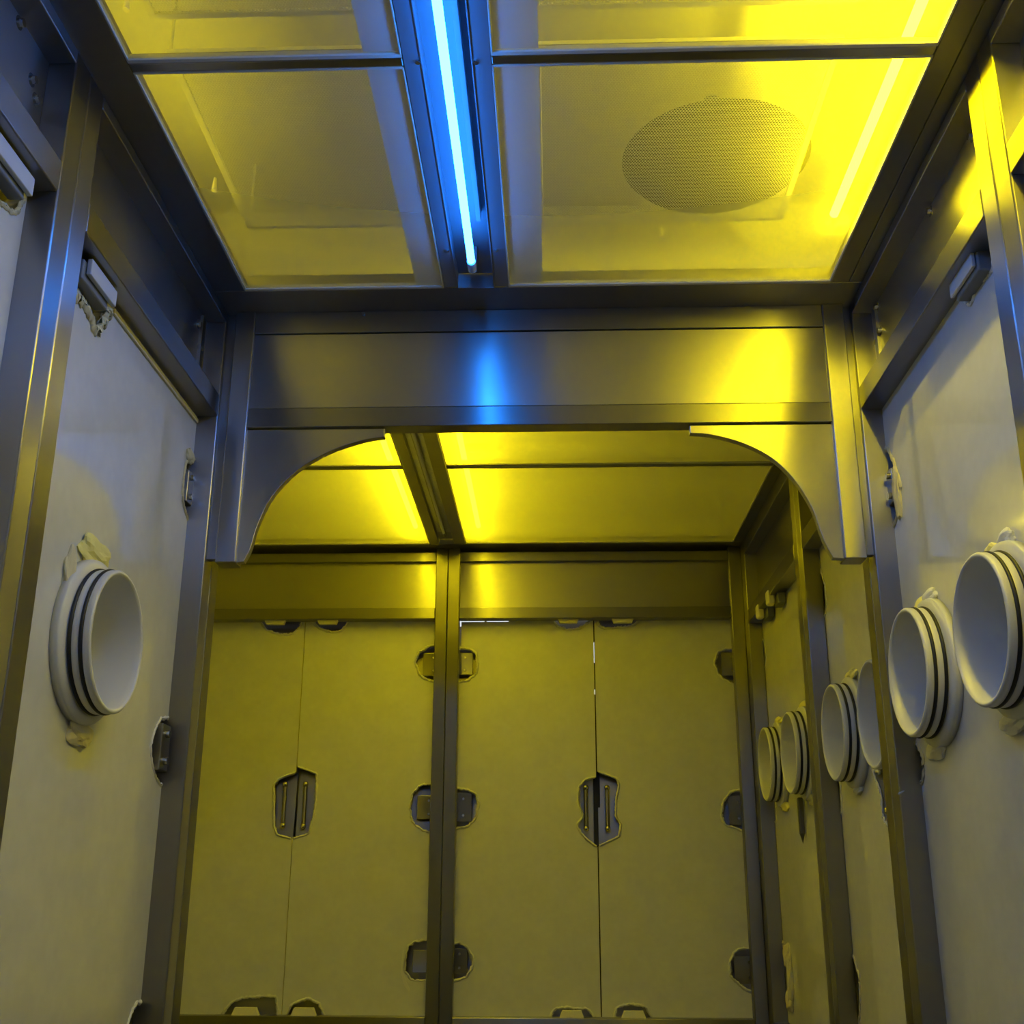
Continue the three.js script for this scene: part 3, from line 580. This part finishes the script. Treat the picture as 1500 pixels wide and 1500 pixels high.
{
  const Y0 = -0.43, Y1 = 1.04, R = 0.047;
  let [o, c, b] = door(9, 'left', 1.50, 2.45, Y0, Y1, 'white door holding the large single glove port');
  leaf(o, rect(1.50, 2.45, Y0, Y1), [
    { pts: [[1.62, 1.03], [1.62, 0.955], [1.70, 0.945], [1.745, 0.94], [1.785, 0.925], [1.80, 0.95], [1.825, 0.985], [1.83, 1.03]], amp: 0.006, deep: true, foam: true, rim: 0.011 },
    { pts: [[2.41, 0.925], [2.36, 0.91], [2.32, 0.89], [2.308, 0.85], [2.315, 0.80], [2.345, 0.775], [2.41, 0.765]], foam: true, rim: 0.005, deep: true },
    { pts: [[2.41, 0.345], [2.37, 0.338], [2.315, 0.328], [2.285, 0.30], [2.272, 0.268], [2.29, 0.235], [2.32, 0.212], [2.35, 0.202], [2.41, 0.2]], deep: true, amp: 0.002, rim: 0.004 },
    { pts: [[2.41, -0.205], [2.33, -0.208], [2.30, -0.235], [2.305, -0.33], [2.41, -0.34]], deep: true }], portLeft, R, c, b);
  backPlate(o, 1.50, 2.45, Y0, Y1, portLeft, R, c, b);
  hinge(o, 2.325 - c, 2.40 - c, 0.79 - b, 0.885 - b, -R - 0.010); box('hinge_block', 2.324 - c, 2.40 - c, 0.798 - b, 0.870 - b, -R - 0.03, -R + 0.006, steel, o, 0.002);
  for (const y of [0.812, 0.856]) put('bolt', boltG, boltSteel, o, 2.338 - c, y - b, -R + 0.009);
  lump(o, 2.332 - c, 0.905 - b, -R + 0.002, 0.024, 0.018, 0.008);
  hinge(o, 2.30 - c, 2.40 - c, 0.23 - b, 0.31 - b, -R - 0.012, steel, 3); box('hinge_block', 2.30 - c, 2.352 - c, 0.225 - b, 0.318 - b, -R - 0.010, -R + 0.012, steel, o, 0.003); for (const y of [0.245, 0.298]) put('bolt', boltG, boltSteel, o, 2.322 - c, y - b, -R + 0.015); hinge(o, 2.32 - c, 2.40 - c, -0.30 - b, -0.225 - b, -R - 0.012, steel, 3);
  box('magnet_catch', 1.66 - c, 1.775 - c, 0.962 - b, 1.0 - b, -R - 0.004, -R + 0.020, greyPlastic, o, 0.004);
  box('catch_face', 1.67 - c, 1.785 - c, 0.975 - b, 1.005 - b, -R + 0.021, -R + 0.030, paleGrey, o, 0.002);
  box('foam_strip', 1.84 - c, 2.355 - c, 0.992 - b, 1.002 - b, -R, -R + 0.006, foam, o, 0.003);
  lump(o, 1.896 - c - 0.01, 0.399 + 0.152 - b, -R + 0.002, 0.075, 0.028, 0.014, yellowFoam); lump(o, 1.896 - c + 0.02, 0.399 - 0.150 - b, -R + 0.002, 0.055, 0.028, 0.014, foam); lump(o, 1.896 - c - 0.10, 0.399 + 0.085 - b, -R + 0.002, 0.022, 0.05, 0.010, foam);
  for (let i = 0; i < 6; i++) lump(o, 1.628 + 0.012 * (i % 2) - c, 0.36 - i * 0.045 - b, -R + 0.001, 0.016, 0.032, 0.007, tornEdge, 'torn_flake');
  [o, c, b] = door(10, 'left', 0.66, 1.56, Y0, Y1, 'white door cut by the photo edge, next to the blue-glinting post with catch above');
  leaf(o, rect(0.66, 1.499, Y0, Y1), [{ pts: [[1.34, 1.03], [1.34, 0.955], [1.40, 0.945], [1.455, 0.955], [1.475, 0.99], [1.48, 1.03]], mat: yellowFoam, foam: true, amp: 0.006 }], [], R, c, b);
  backPlate(o, 0.66, 1.499, Y0, Y1, [], R, c, b);
  box('magnet_catch', 1.33 - c, 1.44 - c, 0.965 - b, 1.0 - b, -R - 0.004, -R + 0.020, greyPlastic, o, 0.004);
  box('catch_face', 1.33 - c, 1.445 - c, 0.975 - b, 1.005 - b, -R + 0.021, -R + 0.030, paleGrey, o, 0.002);
}

// ---------------------------------------------------------------- glove ports
const portProto = (() => {
  const o = new THREE.Group(), r = 0.1215, L = 0.058;
  const prof = [[0.112, -0.07], [0.112, -0.03], [0.109, 0.0], [0.108, 0.02], [0.110, 0.045], [0.1125, L - 0.004], [0.1150, L], [0.1185, L], [r, L - 0.003], [r, L - 0.012], [r - 0.003, L - 0.0135], [r - 0.003, L - 0.0185], [r, L - 0.020],
    [r + 0.0005, L - 0.030], [r - 0.002, L - 0.0315], [r - 0.002, L - 0.0365], [r + 0.001, L - 0.038], [r + 0.003, 0.019], [r + 0.010, 0.018], [r + 0.0175, 0.015], [r + 0.0185, 0.011], [r + 0.0185, 0.0005], [0.1165, 0.0005], [0.1165, -0.07], [0.112, -0.07]].map(p => new THREE.Vector2(...p));
  mesh('sleeve', new THREE.LatheGeometry(prof, 72).rotateX(Math.PI / 2), portWhite, o);
  for (const [k, t] of [[-0.0005, L - 0.016], [0.0005, L - 0.034]]) mesh('rubber_ring', new THREE.TorusGeometry(r + k - 0.0008, 0.0034, 10, 72).translate(0, 0, t), blackRubber, o);
  mesh('back_cover', new THREE.CylinderGeometry(0.1115, 0.1115, 0.006, 48).rotateX(Math.PI / 2).translate(0, 0, -0.066), portWhite, o);
  return o;
})();
function port(wall, rec, a, y, label) {
  const o = portProto.clone(); o.name = numbered('glove_port');
  const w = W[wall]; o.rotation.y = w.turn; o.position.set(...w.at(a, y + CY));
  o.position.x += wall === 'left' ? -rec : rec;
  tag(o, label, 'glove port', 'white glove ports with two black rubber rings');
  scene.add(o);
}
port('left', 0.0465, ...portLeft[0], 'single white glove port with yellow foam above it, alone on its door');
port('right', 0.0455, ...portsNear[1], 'largest white glove port of the pairs, cut by the photo edge');
port('right', 0.0455, ...portsNear[0], 'second largest white glove port of the pairs, overlapping the largest one');
port('farRight', 0.0495, ...portsB[1], 'white glove port half hidden behind the post under the lit arch bracket');
port('farRight', 0.0495, ...portsB[0], 'white glove port in front of the slim post, beside the half hidden port');
port('farRight', 0.0495, ...portsC[1], 'white glove port touching the slim post, above the dark hanging lever');
port('farRight', 0.0495, ...portsC[0], 'smallest and farthest white glove port, beside the back corner post');

renderer.render(scene, camera);
